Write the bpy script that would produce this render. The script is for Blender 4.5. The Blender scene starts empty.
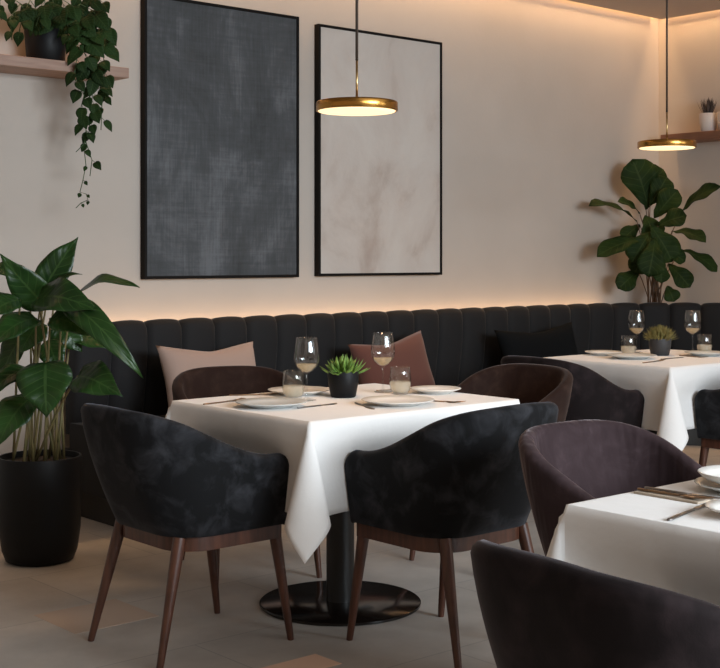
import bpy, math, random
from mathutils import Vector, Matrix
random.seed(7)
PI = math.pi
COL = bpy.context.scene.collection
SC = bpy.context.scene

# ------------------------------------------------------------------ camera
FOC, CAMH, HX, HY = 1290.0, 1.29, 360.0, 257.0
YAW = math.radians(49.0)
CA, SA = math.cos(YAW), math.sin(YAW)
def at(px, py, Z):
    """world point seen at a pixel, at distance Z along the view axis"""
    X = (px - HX) / FOC * Z
    return Vector((X * SA + Z * CA, -X * CA + Z * SA, CAMH - (py - HY) / FOC * Z))
def at_y(px, py, Y):
    k = (px - HX) / FOC
    return at(px, py, Y / (-k * CA + SA))
cam = bpy.data.cameras.new('camera')
cam.sensor_width = 36; cam.sensor_fit = 'HORIZONTAL'
cam.lens = FOC / 720 * 36
cam.shift_y = -(334 - HY) / 720
cam.clip_start = 0.05
camo = bpy.data.objects.new('camera', cam); COL.objects.link(camo)
camo.location = (0, 0, CAMH)
camo.rotation_euler = (PI / 2, 0, YAW - PI / 2)
SC.camera = camo

# ------------------------------------------------------------------ materials
def mat(name, col, rough=0.5, metal=0.0, **kw):
    m = bpy.data.materials.new(name); m.use_nodes = True
    b = m.node_tree.nodes['Principled BSDF']
    b.inputs['Base Color'].default_value = (*col, 1)
    b.inputs['Roughness'].default_value = rough
    b.inputs['Metallic'].default_value = metal
    for k, v in kw.items():
        b.inputs[k.replace('_', ' ')].default_value = v
    m['b'] = b.name
    return m
def bsdf(m): return m.node_tree.nodes['Principled BSDF']
def nd(m, t, **kw):
    n = m.node_tree.nodes.new(t)
    for k, v in kw.items():
        if k in n.inputs: n.inputs[k].default_value = v
        else: setattr(n, k, v)
    return n
def ln(m, a, ao, b, bi): m.node_tree.links.new(a.outputs[ao], b.inputs[bi])
def coords(m, scale=(1, 1, 1), kind='Object'):
    tc = nd(m, 'ShaderNodeTexCoord'); mp = nd(m, 'ShaderNodeMapping')
    mp.inputs['Scale'].default_value = scale
    ln(m, tc, kind, mp, 'Vector'); return mp
def ramp(m, stops):
    r = nd(m, 'ShaderNodeValToRGB'); e = r.color_ramp.elements
    while len(e) < len(stops): e.new(0.5)
    for i, (p, c) in enumerate(stops):
        e[i].position = p; e[i].color = (*c, 1)
    return r
def noise_colour(m, stops, scale=5, detail=4, stretch=(1, 1, 1), distort=0.0, rough=0.5):
    mp = coords(m, stretch)
    n = nd(m, 'ShaderNodeTexNoise', Scale=scale, Detail=detail, Distortion=distort, Roughness=rough)
    ln(m, mp, 'Vector', n, 'Vector')
    r = ramp(m, stops); ln(m, n, 'Fac', r, 'Fac')
    ln(m, r, 'Color', bsdf(m), 'Base Color'); return n
def bump(m, scale, strength, dist=0.01, stretch=(1, 1, 1), detail=3):
    mp = coords(m, stretch)
    n = nd(m, 'ShaderNodeTexNoise', Scale=scale, Detail=detail)
    ln(m, mp, 'Vector', n, 'Vector')
    b = nd(m, 'ShaderNodeBump', Strength=strength, Distance=dist)
    ln(m, n, 'Fac', b, 'Height'); ln(m, b, 'Normal', bsdf(m), 'Normal')
def velvet(name, dark, light, sheen=0.35, tint=(1, 1, 1), scale=10):
    m = mat(name, dark, 0.85)
    noise_colour(m, [(0.46, dark), (0.56, tuple((a + b) / 2.4 for a, b in zip(dark, light))), (0.70, light)], scale, 4, (1, 1, 1), 0.45, 0.6)
    b = bsdf(m)
    b.inputs['Sheen Weight'].default_value = sheen
    b.inputs['Sheen Roughness'].default_value = 0.35
    b.inputs['Sheen Tint'].default_value = (*tint, 1)
    b.inputs['Specular IOR Level'].default_value = 0.15
    bump(m, 260, 0.15, 0.002)
    return m

M = {}
M['wall'] = mat('plaster', (0.50, 0.455, 0.41), 0.9)
noise_colour(M['wall'], [(0.3, (0.455, 0.40, 0.352)), (0.7, (0.50, 0.445, 0.395))], 1.6, 5)
bump(M['wall'], 40, 0.12, 0.004)
M['ceiling'] = mat('ceiling_paint', (0.42, 0.36, 0.32), 0.95)
M['velvet_charcoal'] = velvet('velvet_charcoal', (0.0065, 0.0065, 0.007), (0.034, 0.0345, 0.039), 0.13, (0.8, 0.85, 1))
M['velvet_brown'] = velvet('velvet_brown', (0.019, 0.0085, 0.006), (0.040, 0.021, 0.015), 0.18, (1, .85, .8))
M['velvet_mauve'] = velvet('velvet_mauve', (0.033, 0.020, 0.022), (0.064, 0.041, 0.045), 0.22, (1, .88, .92))
M['velvet_plum'] = velvet('velvet_plum', (0.0075, 0.0048, 0.0050), (0.022, 0.0145, 0.0155), 0.14, (1, .9, .95))
M['bench'] = mat('bench_velvet', (0.0140, 0.0134, 0.0138), 0.75, Sheen_Weight=0.14, Sheen_Roughness=0.4)
bsdf(M['bench']).inputs['Specular IOR Level'].default_value = 0.2
bump(M['bench'], 200, 0.1, 0.002)
M['bench_base'] = mat('bench_base', (0.012, 0.011, 0.010), 0.6)
M['walnut'] = mat('walnut', (0.10, 0.045, 0.026), 0.38)
noise_colour(M['walnut'], [(0.3, (0.045, 0.015, 0.008)), (0.7, (0.10, 0.035, 0.019))], 9, 4, (6, 6, 0.8))
M['shelf'] = mat('shelf_wood', (0.36, 0.22, 0.16), 0.55)
noise_colour(M['shelf'], [(0.3, (0.27, 0.16, 0.115)), (0.7, (0.38, 0.245, 0.185))], 7, 5, (0.8, 8, 8))
M['shelf_dark'] = mat('shelf_wood_dark', (0.17, 0.075, 0.04), 0.55)
noise_colour(M['shelf_dark'], [(0.3, (0.13, 0.055, 0.03)), (0.7, (0.20, 0.09, 0.05))], 7, 5, (8, 0.8, 8))
M['linen'] = mat('linen', (0.79, 0.765, 0.74), 0.9, Sheen_Weight=0.15)
_m = M['velvet_mauve']
bump(_m, 1.0, 0.45, 0.03, (16, 16, 3.0), 2)
bump(M['linen'], 14, 0.25, 0.01, detail=4)
M['pillow_beige'] = mat('pillow_beige', (0.35, 0.245, 0.20), 0.95, Sheen_Weight=0.2); bump(M['pillow_beige'], 150, 0.2, 0.003)
M['pillow_rust'] = mat('pillow_rust', (0.105, 0.036, 0.026), 0.95, Sheen_Weight=0.2); bump(M['pillow_rust'], 150, 0.2, 0.003)
M['pillow_black'] = mat('pillow_black', (0.005, 0.006, 0.007), 0.95, Specular_IOR_Level=0.08); bump(M['pillow_black'], 150, 0.2, 0.003)
M['black_metal'] = mat('black_metal', (0.005, 0.005, 0.0055), 0.4)
M['base_plate'] = mat('base_plate', (0.008, 0.0055, 0.0045), 0.16, Specular_IOR_Level=0.35)
M['pot_black'] = mat('pot_black', (0.0045, 0.005, 0.006), 0.5, Specular_IOR_Level=0.22)
M['pot_grey'] = mat('pot_grey', (0.030, 0.030, 0.032), 0.6)
M['pot_white'] = mat('pot_white', (0.62, 0.55, 0.50), 0.55)
M['soil'] = mat('soil', (0.03, 0.02, 0.014), 0.95); bump(M['soil'], 60, 0.8, 0.01)
M['brass'] = mat('brass', (0.46, 0.235, 0.055), 0.24, 1.0)
M['cord'] = mat('cord', (0.05, 0.035, 0.025), 0.6)
M['rod'] = mat('rod', (0.52, 0.36, 0.17), 0.3, 1.0)
M['china'] = mat('china', (0.78, 0.76, 0.72), 0.22)
M['china_grey'] = mat('china_grey', (0.60, 0.62, 0.61), 0.25)
M['steel'] = mat('steel', (0.30, 0.28, 0.27), 0.28, 1.0)
M['bronze'] = mat('bronze_cutlery', (0.33, 0.22, 0.14), 0.3, 1.0)
M['napkin'] = mat('napkin', (0.42, 0.34, 0.26), 0.95); bump(M['napkin'], 60, 0.3, 0.004)
m = bpy.data.materials.new('glass'); m.use_nodes = True; M['glass'] = m
m.node_tree.nodes.remove(bsdf(m))
_lf = nd(m, 'ShaderNodeLayerWeight', Blend=0.5); _lp = nd(m, 'ShaderNodeMath', operation='POWER'); ln(m, _lf, 'Facing', _lp, 0); _lp.inputs[1].default_value = 3.5
_lw = nd(m, 'ShaderNodeMath', operation='MULTIPLY_ADD'); ln(m, _lp, 0, _lw, 0); _lw.inputs[1].default_value = 0.55; _lw.inputs[2].default_value = 0.05
_tr = nd(m, 'ShaderNodeBsdfTransparent'); _tr.inputs['Color'].default_value = (0.975, 0.98, 0.98, 1)
_gl = nd(m, 'ShaderNodeBsdfGlossy'); _gl.inputs['Roughness'].default_value = 0.02
_mx = nd(m, 'ShaderNodeMixShader'); ln(m, _lw, 0, _mx, 0)
m.node_tree.links.new(_tr.outputs[0], _mx.inputs[1]); m.node_tree.links.new(_gl.outputs[0], _mx.inputs[2])
m.node_tree.links.new(_mx.outputs[0], m.node_tree.nodes['Material Output'].inputs['Surface'])
def liquid(name, tint, body, k):
    m = mat(name, body, 0.1); out = m.node_tree.nodes['Material Output']
    tr = nd(m, 'ShaderNodeBsdfTransparent'); tr.inputs['Color'].default_value = (*tint, 1)
    mx = nd(m, 'ShaderNodeMixShader', Fac=k)
    m.node_tree.links.new(tr.outputs[0], mx.inputs[1]); m.node_tree.links.new(bsdf(m).outputs[0], mx.inputs[2])
    m.node_tree.links.new(mx.outputs[0], out.inputs['Surface']); return m
M['wine'] = liquid('white_wine', (0.98, 0.93, 0.80), (0.85, 0.72, 0.50), 0.38)
M['water'] = liquid('cloudy_drink', (0.98, 0.95, 0.88), (0.85, 0.74, 0.58), 0.42)
M['frame'] = mat('frame_black', (0.006, 0.005, 0.0045), 0.7, Specular_IOR_Level=0.15)
M['stem'] = mat('stem', (0.16, 0.13, 0.05), 0.6)
noise_colour(M['stem'], [(0.3, (0.10, 0.095, 0.03)), (0.7, (0.20, 0.15, 0.065))], 14, 2)
M['stem_brown'] = mat('stem_brown', (0.12, 0.07, 0.04), 0.7)
M['stem_green'] = mat('stem_green', (0.035, 0.075, 0.018), 0.6)

def leafmat(name, a, b, rough=0.36, vein=1.5, spec=0.3):
    m = mat(name, a, rough, Specular_IOR_Level=spec)
    uv = nd(m, 'ShaderNodeUVMap'); sep = nd(m, 'ShaderNodeSeparateXYZ'); ln(m, uv, 'UV', sep, 'Vector')
    n = nd(m, 'ShaderNodeTexNoise', Scale=6.0, Detail=2.0)
    tc = nd(m, 'ShaderNodeTexCoord'); ln(m, tc, 'Object', n, 'Vector')
    r = ramp(m, [(0.35, a), (0.65, b)]); ln(m, n, 'Fac', r, 'Fac')
    ab = nd(m, 'ShaderNodeMath', operation='ABSOLUTE'); ln(m, sep, 'X', ab, 0)
    # side veins: stripes running out and forward from the midrib
    sub = nd(m, 'ShaderNodeMath', operation='MULTIPLY_ADD'); ln(m, ab, 0, sub, 0)
    sub.inputs[1].default_value = -0.22; ln(m, sep, 'Y', sub, 2)
    fr = nd(m, 'ShaderNodeMath', operation='MULTIPLY'); ln(m, sub, 0, fr, 0); fr.inputs[1].default_value = 7.0
    pp = nd(m, 'ShaderNodeMath', operation='PINGPONG'); ln(m, fr, 0, pp, 0); pp.inputs[1].default_value = 0.5
    lt = nd(m, 'ShaderNodeMath', operation='LESS_THAN'); ln(m, pp, 0, lt, 0); lt.inputs[1].default_value = 0.045
    lm = nd(m, 'ShaderNodeMath', operation='LESS_THAN'); ln(m, ab, 0, lm, 0); lm.inputs[1].default_value = 0.055
    mx = nd(m, 'ShaderNodeMath', operation='MAXIMUM'); ln(m, lt, 0, mx, 0); ln(m, lm, 0, mx, 1)
    mul = nd(m, 'ShaderNodeMath', operation='MULTIPLY'); ln(m, mx, 0, mul, 0); mul.inputs[1].default_value = 0.55
    mix = nd(m, 'ShaderNodeMix', data_type='RGBA')
    ln(m, mul, 0, mix, 'Factor'); m.node_tree.links.new(r.outputs['Color'], mix.inputs[6])
    mix.inputs[7].default_value = (min(1, b[0] * vein + 0.02), min(1, b[1] * vein + 0.02), min(1, b[2] * vein + 0.01), 1)
    m.node_tree.links.new(mix.outputs[2], bsdf(m).inputs['Base Color'])
    bp = nd(m, 'ShaderNodeBump', Strength=0.5, Distance=0.004); ln(m, pp, 0, bp, 'Height'); ln(m, bp, 'Normal', bsdf(m), 'Normal')
    return m
M['leaf_big'] = leafmat('leaf_big', (0.008, 0.028, 0.006), (0.021, 0.058, 0.012), 0.33, 1.3)
M['leaf_fig'] = leafmat('leaf_fig', (0.010, 0.021, 0.005), (0.018, 0.036, 0.008), 0.6, 1.3, 0.08)
M['leaf_ivy'] = leafmat('leaf_ivy', (0.009, 0.022, 0.006), (0.020, 0.045, 0.011), 0.6, 1.3, 0.12)
M['leaf_succulent'] = mat('leaf_succulent', (0.13, 0.27, 0.05), 0.5)
noise_colour(M['leaf_succulent'], [(0.3, (0.07, 0.155, 0.022)), (0.7, (0.20, 0.33, 0.06))], 40, 2)
M['leaf_moss'] = mat('leaf_moss', (0.24, 0.21, 0.06), 0.8)
noise_colour(M['leaf_moss'], [(0.3, (0.16, 0.15, 0.04)), (0.7, (0.32, 0.26, 0.09))], 40, 2)
M['leaf_dusk'] = mat('leaf_dusk', (0.06, 0.045, 0.04), 0.8)

# paintings
m = mat('painting_dark', (0.07, 0.075, 0.085), 0.75); M['painting_dark'] = m
mp = coords(m, (1.6, 1, 1.1)); n1 = nd(m, 'ShaderNodeTexNoise', Scale=1.3, Detail=8.0, Roughness=0.65, Distortion=0.6); ln(m, mp, 'Vector', n1, 'Vector')
mp2 = coords(m, (26, 1, 1.4)); n2 = nd(m, 'ShaderNodeTexNoise', Scale=3.0, Detail=5.0, Roughness=0.7); ln(m, mp2, 'Vector', n2, 'Vector')
mp3 = coords(m, (1.5, 1, 22)); n3 = nd(m, 'ShaderNodeTexNoise', Scale=2.0, Detail=4.0, Roughness=0.7); ln(m, mp3, 'Vector', n3, 'Vector')
a1 = nd(m, 'ShaderNodeMath', operation='MULTIPLY_ADD'); ln(m, n2, 'Fac', a1, 0); a1.inputs[1].default_value = 0.30; ln(m, n1, 'Fac', a1, 2)
a2 = nd(m, 'ShaderNodeMath', operation='MULTIPLY_ADD'); ln(m, n3, 'Fac', a2, 0); a2.inputs[1].default_value = 0.22; ln(m, a1, 0, a2, 2)
r = ramp(m, [(0.60, (0.034, 0.037, 0.039)), (0.77, (0.060, 0.064, 0.069)), (0.92, (0.118, 0.124, 0.134))])
ln(m, a2, 0, r, 'Fac'); ln(m, r, 'Color', bsdf(m), 'Base Color')
m = mat('painting_light', (0.5, 0.45, 0.4), 0.8); M['painting_light'] = m
noise_colour(m, [(0.40, (0.57, 0.515, 0.465)), (0.54, (0.53, 0.465, 0.415)), (0.63, (0.45, 0.375, 0.325)), (0.76, (0.38, 0.29, 0.245))], 1.5, 7, (1.3, 1, 1.0), 0.5, 0.6)
bump(m, 30, 0.3, 0.004)

# floor: large grey stone tiles, plus two warm sun patches painted as colour
m = mat('floor_tiles', (0.2, 0.19, 0.18), 0.42); M['floor'] = m
mp = coords(m)
br = nd(m, 'ShaderNodeTexBrick', offset=0.5, squash=1.0)
br.inputs['Scale'].default_value = 1.0; br.inputs['Brick Width'].default_value = 1.2; br.inputs['Row Height'].default_value = 0.6
br.inputs['Mortar Size'].default_value = 0.003; br.inputs['Mortar Smooth'].default_value = 0.3
br.inputs['Color1'].default_value = (0.52, 0.475, 0.43, 1); br.inputs['Color2'].default_value = (0.46, 0.42, 0.38, 1)
br.inputs['Mortar'].default_value = (0.33, 0.31, 0.29, 1)
ln(m, mp, 'Vector', br, 'Vector')
nz = nd(m, 'ShaderNodeTexNoise', Scale=3.0, Detail=6.0, Roughness=0.6); ln(m, mp, 'Vector', nz, 'Vector')
rr = ramp(m, [(0.3, (0.80, 0.79, 0.78)), (0.7, (1.12, 1.12, 1.12))]); ln(m, nz, 'Fac', rr, 'Fac')
mu = nd(m, 'ShaderNodeMix', data_type='RGBA', blend_type='MULTIPLY'); mu.inputs[0].default_value = 1
m.node_tree.links.new(br.outputs['Color'], mu.inputs[6]); m.node_tree.links.new(rr.outputs['Color'], mu.inputs[7])
m.node_tree.links.new(mu.outputs[2], bsdf(m).inputs['Base Color'])
bump(m, 25, 0.08, 0.003)
M['sun_patch'] = mat('sun_patch', (0.92, 0.62, 0.46), 0.5)  # warm sunlight on the floor, painted as a pale tan colour
M['sun_patch_faint'] = mat('sun_patch_faint', (0.54, 0.41, 0.32), 0.5)  # weaker sunlight patch, likewise painted as colour

def emit(name, col, s):
    m = bpy.data.materials.new(name); m.use_nodes = True
    b = bsdf(m); b.inputs['Base Color'].default_value = (*col, 1)
    b.inputs['Emission Color'].default_value = (*col, 1); b.inputs['Emission Strength'].default_value = s
    return m
M['diffuser'] = emit('lamp_diffuser', (1.0, 0.76, 0.43), 1.4)
M['led'] = emit('led_strip', (1.0, 0.62, 0.30), 5.0)

# ------------------------------------------------------------------ mesh helpers
def link_mesh(name, verts, faces, material, parent=None, smooth=True, uvs=None, loc=None):
    me = bpy.data.meshes.new(name)
    me.from_pydata([tuple(v) for v in verts], [], faces)
    me.validate(); me.update()
    if smooth:
        for p in me.polygons: p.use_smooth = True
    if uvs:
        lay = me.uv_layers.new(name='UVMap')
        for l in me.loops: lay.data[l.index].uv = uvs[l.vertex_index]
    if material: me.materials.append(material)
    o = bpy.data.objects.new(name, me); COL.objects.link(o)
    if parent: o.parent = parent
    if loc: o.location = loc
    return o
def fix_normals(o):
    import bmesh
    bm = bmesh.new(); bm.from_mesh(o.data); bmesh.ops.recalc_face_normals(bm, faces=bm.faces); bm.to_mesh(o.data); bm.free()
def sharp(o, ang=35):
    import bmesh
    bm = bmesh.new(); bm.from_mesh(o.data)
    for e in bm.edges:
        if len(e.link_faces) == 2 and e.calc_face_angle(0) > math.radians(ang): e.smooth = False
    bm.to_mesh(o.data); bm.free()
class MB:
    def __init__(s): s.v = []; s.f = []; s.uv = []
    def add(s, vs, fs, uvs=None):
        o = len(s.v); s.v += [Vector(v) for v in vs]; s.f += [tuple(i + o for i in f) for f in fs]
        s.uv += uvs if uvs else [(0, 0)] * len(vs)
    def grid(s, rows, cu=False, cv=False, uvs=None):
        """rows: list of equal-length point lists; cu closes rows on each other, cv closes each row"""
        n, k = len(rows), len(rows[0]); fs = []
        for i in range(n if cu else n - 1):
            for j in range(k if cv else k - 1):
                a = i * k + j; b = i * k + (j + 1) % k
                c = ((i + 1) % n) * k + (j + 1) % k; d = ((i + 1) % n) * k + j
                fs.append((a, b, c, d))
        s.add([p for r in rows for p in r], fs, uvs)
    def box(s, lo, hi, bev=0.0):
        x0, y0, z0 = lo; x1, y1, z1 = hi
        if bev <= 0:
            s.add([(x0, y0, z0), (x1, y0, z0), (x1, y1, z0), (x0, y1, z0), (x0, y0, z1), (x1, y0, z1), (x1, y1, z1), (x0, y1, z1)],
                  [(0, 3, 2, 1), (4, 5, 6, 7), (0, 1, 5, 4), (1, 2, 6, 5), (2, 3, 7, 6), (3, 0, 4, 7)])
            return
        import bmesh
        bm = bmesh.new(); bmesh.ops.create_cube(bm, size=1)
        for v in bm.verts:
            v.co = Vector(((x0 + x1) / 2 + v.co.x * (x1 - x0), (y0 + y1) / 2 + v.co.y * (y1 - y0), (z0 + z1) / 2 + v.co.z * (z1 - z0)))
        bmesh.ops.bevel(bm, geom=list(bm.edges), offset=bev, segments=3, affect='EDGES', profile=0.5)
        bm.verts.ensure_lookup_table()
        s.add([v.co.copy() for v in bm.verts], [tuple(v.index for v in f.verts) for f in bm.faces]); bm.free()
    def lathe(s, prof, n=32, c=(0, 0, 0), close=False):
        rows = [[(c[0] + r * math.cos(2 * PI * i / n), c[1] + r * math.sin(2 * PI * i / n), c[2] + z) for i in range(n)] for r, z in prof]
        s.grid(rows, cu=close, cv=True)
    def tube(s, pts, rad, n=8, cap=True):
        pts = [Vector(p) for p in pts]; k = len(pts)
        rads = rad if isinstance(rad, (list, tuple)) else [rad] * k
        rows = []
        for i, p in enumerate(pts):
            d = (pts[min(i + 1, k - 1)] - pts[max(i - 1, 0)]).normalized()
            up = Vector((0, 0, 1)) if abs(d.z) < 0.9 else Vector((0, 1, 0))
            a = d.cross(up).normalized(); b = d.cross(a).normalized()
            rows.append([p + (a * math.cos(2 * PI * j / n) + b * math.sin(2 * PI * j / n)) * rads[i] for j in range(n)])
        o = len(s.v); s.grid(rows, cv=True)
        if cap:
            s.f.append(tuple(o + j for j in range(n))[::-1]); s.f.append(tuple(o + (k - 1) * n + j for j in range(n)))
    def build(s, name, material, parent=None, smooth=True, loc=None, uv=False, fix=True, crease=None):
        o = link_mesh(name, s.v, s.f, material, parent, smooth, s.uv if uv else None, loc)
        if fix: fix_normals(o)
        if crease: sharp(o, crease)
        return o
def empty(name, loc, rz=0):
    o = bpy.data.objects.new(name, None); o.empty_display_size = 0.1
    o.location = loc; o.rotation_euler = (0, 0, rz); COL.objects.link(o); return o
def tag(o, label, cat, group=None):
    o['label'] = label; o['category'] = cat
    if group: o['group'] = group
    return o
def struct(o): o['kind'] = 'structure'; return o
def copy_tree(o, parent=None):
    c = o.copy(); COL.objects.link(c)
    if parent: c.parent = parent
    for ch in list(o.children): copy_tree(ch, c)
    return c
def sstep(a, b, x):
    t = max(0, min(1, (x - a) / (b - a))); return t * t * (3 - 2 * t)
def lerp(a, b, t): return a + (b - a) * t

# ------------------------------------------------------------------ room
WY, WX, CZ = 5.95, 8.20, 3.085
def slab(name, lo, hi, m):
    b = MB(); b.box(lo, hi); return struct(b.build(name, m, smooth=False))
slab('floor', (-2.5, -3.0, -0.1), (WX + 0.15, WY + 0.15, 0), M['floor'])
slab('wall_back', (-2.5, WY, 0), (WX, WY + 0.15, 3.4), M['wall'])
slab('wall_right', (WX, 2.3, 0), (WX + 0.15, WY + 0.15, 3.4), M['wall'])
slab('ceiling', (-2.5, -1.0, CZ), (WX - 0.09, WY - 0.09, CZ + 0.12), M['ceiling'])
slab('ceiling_cove', (-2.5, -1.0, 3.4), (WX + 0.15, WY + 0.15, 3.5), M['ceiling'])
def painted_patch(name, x0, y0, x1, y1, m):  # thin floor slab whose colour stands in for a patch of sunlight
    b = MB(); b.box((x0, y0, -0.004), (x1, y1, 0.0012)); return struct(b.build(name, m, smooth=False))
painted_patch('floor_sun_patch', 2.03, 3.125, 2.64, 3.258, M['sun_patch'])
painted_patch('floor_sun_patch_faint', 2.16, 3.97, 2.495, 4.275, M['sun_patch_faint'])

# ------------------------------------------------------------------ banquette
bench = tag(empty('banquette_bench', (5.2, 5.6, 0)), 'long charcoal channel-tufted velvet banquette running along the wall into the corner', 'bench')
BX0 = 3.14
def bench_path(off):
    """front line of the backrest, off metres behind it; list of (point, outward normal) by arc length"""
    R = 0.92; cx, cy = 7.10, 4.85
    y = cy + R; x1 = cx + R
    L1 = cx - BX0; L2 = R * PI / 2; L3 = 2.45
    def f(s):
        if s < L1: return Vector((BX0 + s, y, 0)), Vector((0, 1, 0))
        if s < L1 + L2:
            a = PI / 2 - (s - L1) / R
            return Vector((cx + R * math.cos(a), cy + R * math.sin(a), 0)), Vector((math.cos(a), math.sin(a), 0))
        return Vector((x1, cy - (s - L1 - L2), 0)), Vector((1, 0, 0))
    return f, L1 + L2 + L3
PF, PLEN = bench_path(0)
CHW = 0.212
nch = int(PLEN / CHW)
b = MB(); rows = []
sub = 12
O = Vector((5.2, 5.6, 0))
for i in range(nch * sub + 1):
    s = i * CHW / sub; p, n = PF(min(s, PLEN))
    u = (i % sub) / sub
    bul = math.sqrt(max(0.0, 1 - (2 * u - 1) ** 2)) if i % sub else 0.0
    bul = bul ** 0.8
    top = 0.945 + 0.020 * bul; d0 = -0.030 * bul + 0.012
    T = 0.10
    sec = [(d0 + 0.05, 0.40), (d0 + 0.04, 0.50), (d0 + 0.015, 0.66), (d0, 0.80), (d0 + 0.002, 0.88)]
    r_ = 0.045
    for k in range(1, 7):
        a = k / 6 * PI / 2
        sec.append((d0 + 0.004 + r_ * (1 - math.cos(a)), top - r_ + r_ * math.sin(a)))
    sec += [(T - 0.03, top - 0.004), (T - 0.006, top - 0.02), (T, top - 0.05), (T, 0.40)]
    rows.append([p + n * d + Vector((0, 0, z)) - O for d, z in sec])
b.grid(rows, cv=True)
k = len(rows[0]); b.f.append(tuple(range(k))); b.f.append(tuple(range(len(b.v) - k, len(b.v))))
b.build('backrest', M['bench'], bench, crease=60)
def bench_ring(z0, z1, d0, d1, bev, name, m, x_in=0.0):
    b = MB(); rows = []
    N = 60
    for i in range(N + 1):
        s = lerp(x_in, nch * CHW, i / N); p, n = PF(s)
        pr_ = []
        for (dd, zz) in [(d0 + bev, z0), (d0, z0 + bev), (d0, z1 - bev), (d0 + bev * 0.3, z1 - bev * 0.3), (d0 + bev, z1), (d1, z1), (d1, z0)]:
            pr_.append(p + n * dd + Vector((0, 0, zz)) - O)
        rows.append(pr_)
    b.grid(rows, cv=True); k = len(rows[0])
    b.f.append(tuple(range(k))); b.f.append(tuple(range(len(b.v) - k, len(b.v))))
    return b.build(name, m, bench, crease=40)
bench_ring(0.13, 0.33, -0.44, 0.12, 0.012, 'seat_box', M['bench'])
bench_ring(0.33, 0.46, -0.46, 0.06, 0.04, 'seat', M['bench'])
bench_ring(0.0, 0.13, -0.40, 0.10, 0.004, 'plinth', M['bench_base'], 0.02)

# LED strips (bench back, ceiling cove)
def strip(name, lo, hi, label):
    b = MB(); b.box(lo, hi); return tag(b.build(name, M['led'], smooth=False), label, 'light strip')
strip('led_strip', (BX0 + 0.05, 5.918, 0.835), (7.4, 5.9495, 0.845), 'warm light strip hidden behind the bench back along the painting wall')
strip('led_strip', (8.168, 2.5, 0.835), (8.1995, 5.2, 0.845), 'warm light strip hidden behind the bench back on the right wall')
strip('led_strip', (-2.4, WY - 0.03, 3.12), (WX - 0.1, WY - 0.002, 3.13), 'warm cove light strip above the painting wall')
strip('led_strip', (WX - 0.03, 2.4, 3.12), (WX - 0.002, WY - 0.1, 3.13), 'warm cove light strip above the right wall')
def area(name, loc, size, energy, col, direction, shape='RECTANGLE', spread=180):
    l = bpy.data.lights.new(name, 'AREA'); l.shape = shape; l.size = size[0]; l.size_y = size[1]
    l.energy = energy; l.color = col; l.spread = math.radians(spread)
    o = bpy.data.objects.new(name, l); COL.objects.link(o); o.location = loc
    o.rotation_euler = Vector(direction).to_track_quat('-Z', 'Y').to_euler(); return o
WARM = (1.0, 0.60, 0.30)
def long_area(name, p0, p1, w, energy, col, direction):
    p0, p1 = Vector(p0), Vector(p1); d = (p1 - p0)
    l = bpy.data.lights.new(name, 'AREA'); l.shape = 'RECTANGLE'; l.size = d.length; l.size_y = w; l.energy = energy; l.color = col
    o = bpy.data.objects.new(name, l); COL.objects.link(o); o.location = (p0 + p1) / 2
    x = d.normalized(); z = -Vector(direction).normalized(); y = z.cross(x).normalized(); z = x.cross(y)
    o.rotation_euler = Matrix((x, y, z)).transposed().to_euler(); return o
BLED, CLED = 7.0, 38.0
long_area('bench_led_light', (BX0 + .05, 5.895, .86), (7.5, 5.895, .86), .03, BLED, WARM, (0, 0.25, 1))
long_area('bench_led_light', (8.145, 5.3, .86), (8.145, 2.5, .86), .03, BLED * .7, WARM, (0.25, 0, 1))
long_area('cove_light', (1.5, 5.90, 3.20), (8.12, 5.90, 3.20), .03, CLED, (1, .60, .29), (0, 0.25, -1)).data.spread = math.radians(115)
long_area('cove_light', (8.15, 5.85, 3.20), (8.15, 2.4, 3.20), .03, CLED * .55, (1, .60, .29), (0.25, 0, -1)).data.spread = math.radians(115)

# ------------------------------------------------------------------ paintings
def painting(name, x0, x1, z0, z1, m, label, fw=0.016, dp=0.045):
    cx, cz = (x0 + x1) / 2, (z0 + z1) / 2
    t = tag(empty(name, (cx, WY, cz)), label, 'painting')
    w, h = (x1 - x0) / 2, (z1 - z0) / 2
    b = MB(); b.box((-w + fw, -dp + 0.008, -h + fw), (w - fw, -0.004, h - fw)); b.build('canvas', m, t, smooth=False)
    b = MB()
    b.box((-w, -dp, -h), (-w + fw, -0.001, h), 0.002); b.box((w - fw, -dp, -h), (w, -0.001, h), 0.002)
    b.box((-w + fw, -dp, -h), (w - fw, -0.001, -h + fw), 0.002); b.box((-w + fw, -dp, h - fw), (w - fw, -0.001, h), 0.002)
    b.build('picture_frame', M['frame'], t, smooth=False)
painting('abstract_painting', 3.622, 4.665, 1.172, 2.69, M['painting_dark'], 'large dark slate-grey abstract painting in a thin black frame')
painting('abstract_painting', 4.812, 5.835, 1.176, 2.668, M['painting_light'], 'large pale beige abstract painting with faint brown blots, black frame')

# ------------------------------------------------------------------ shelves
b = MB(); b.box((-0.75, -0.125, -0.026), (0.75, 0.124, 0.026), 0.003)
tag(b.build('wall_shelf', M['shelf'], smooth=False, loc=(2.655, WY - 0.125, 2.222)), 'light brown wooden wall shelf carrying the trailing plant', 'shelf')
b = MB(); b.box((-0.1, -1.2, -0.03), (0.099, 1.2, 0.03), 0.003)
tag(b.build('wall_shelf', M['shelf_dark'], smooth=False, loc=(WX - 0.1, 4.59, 2.17)), 'dark brown wooden wall shelf on the right wall behind a pendant lamp', 'shelf')

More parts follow.
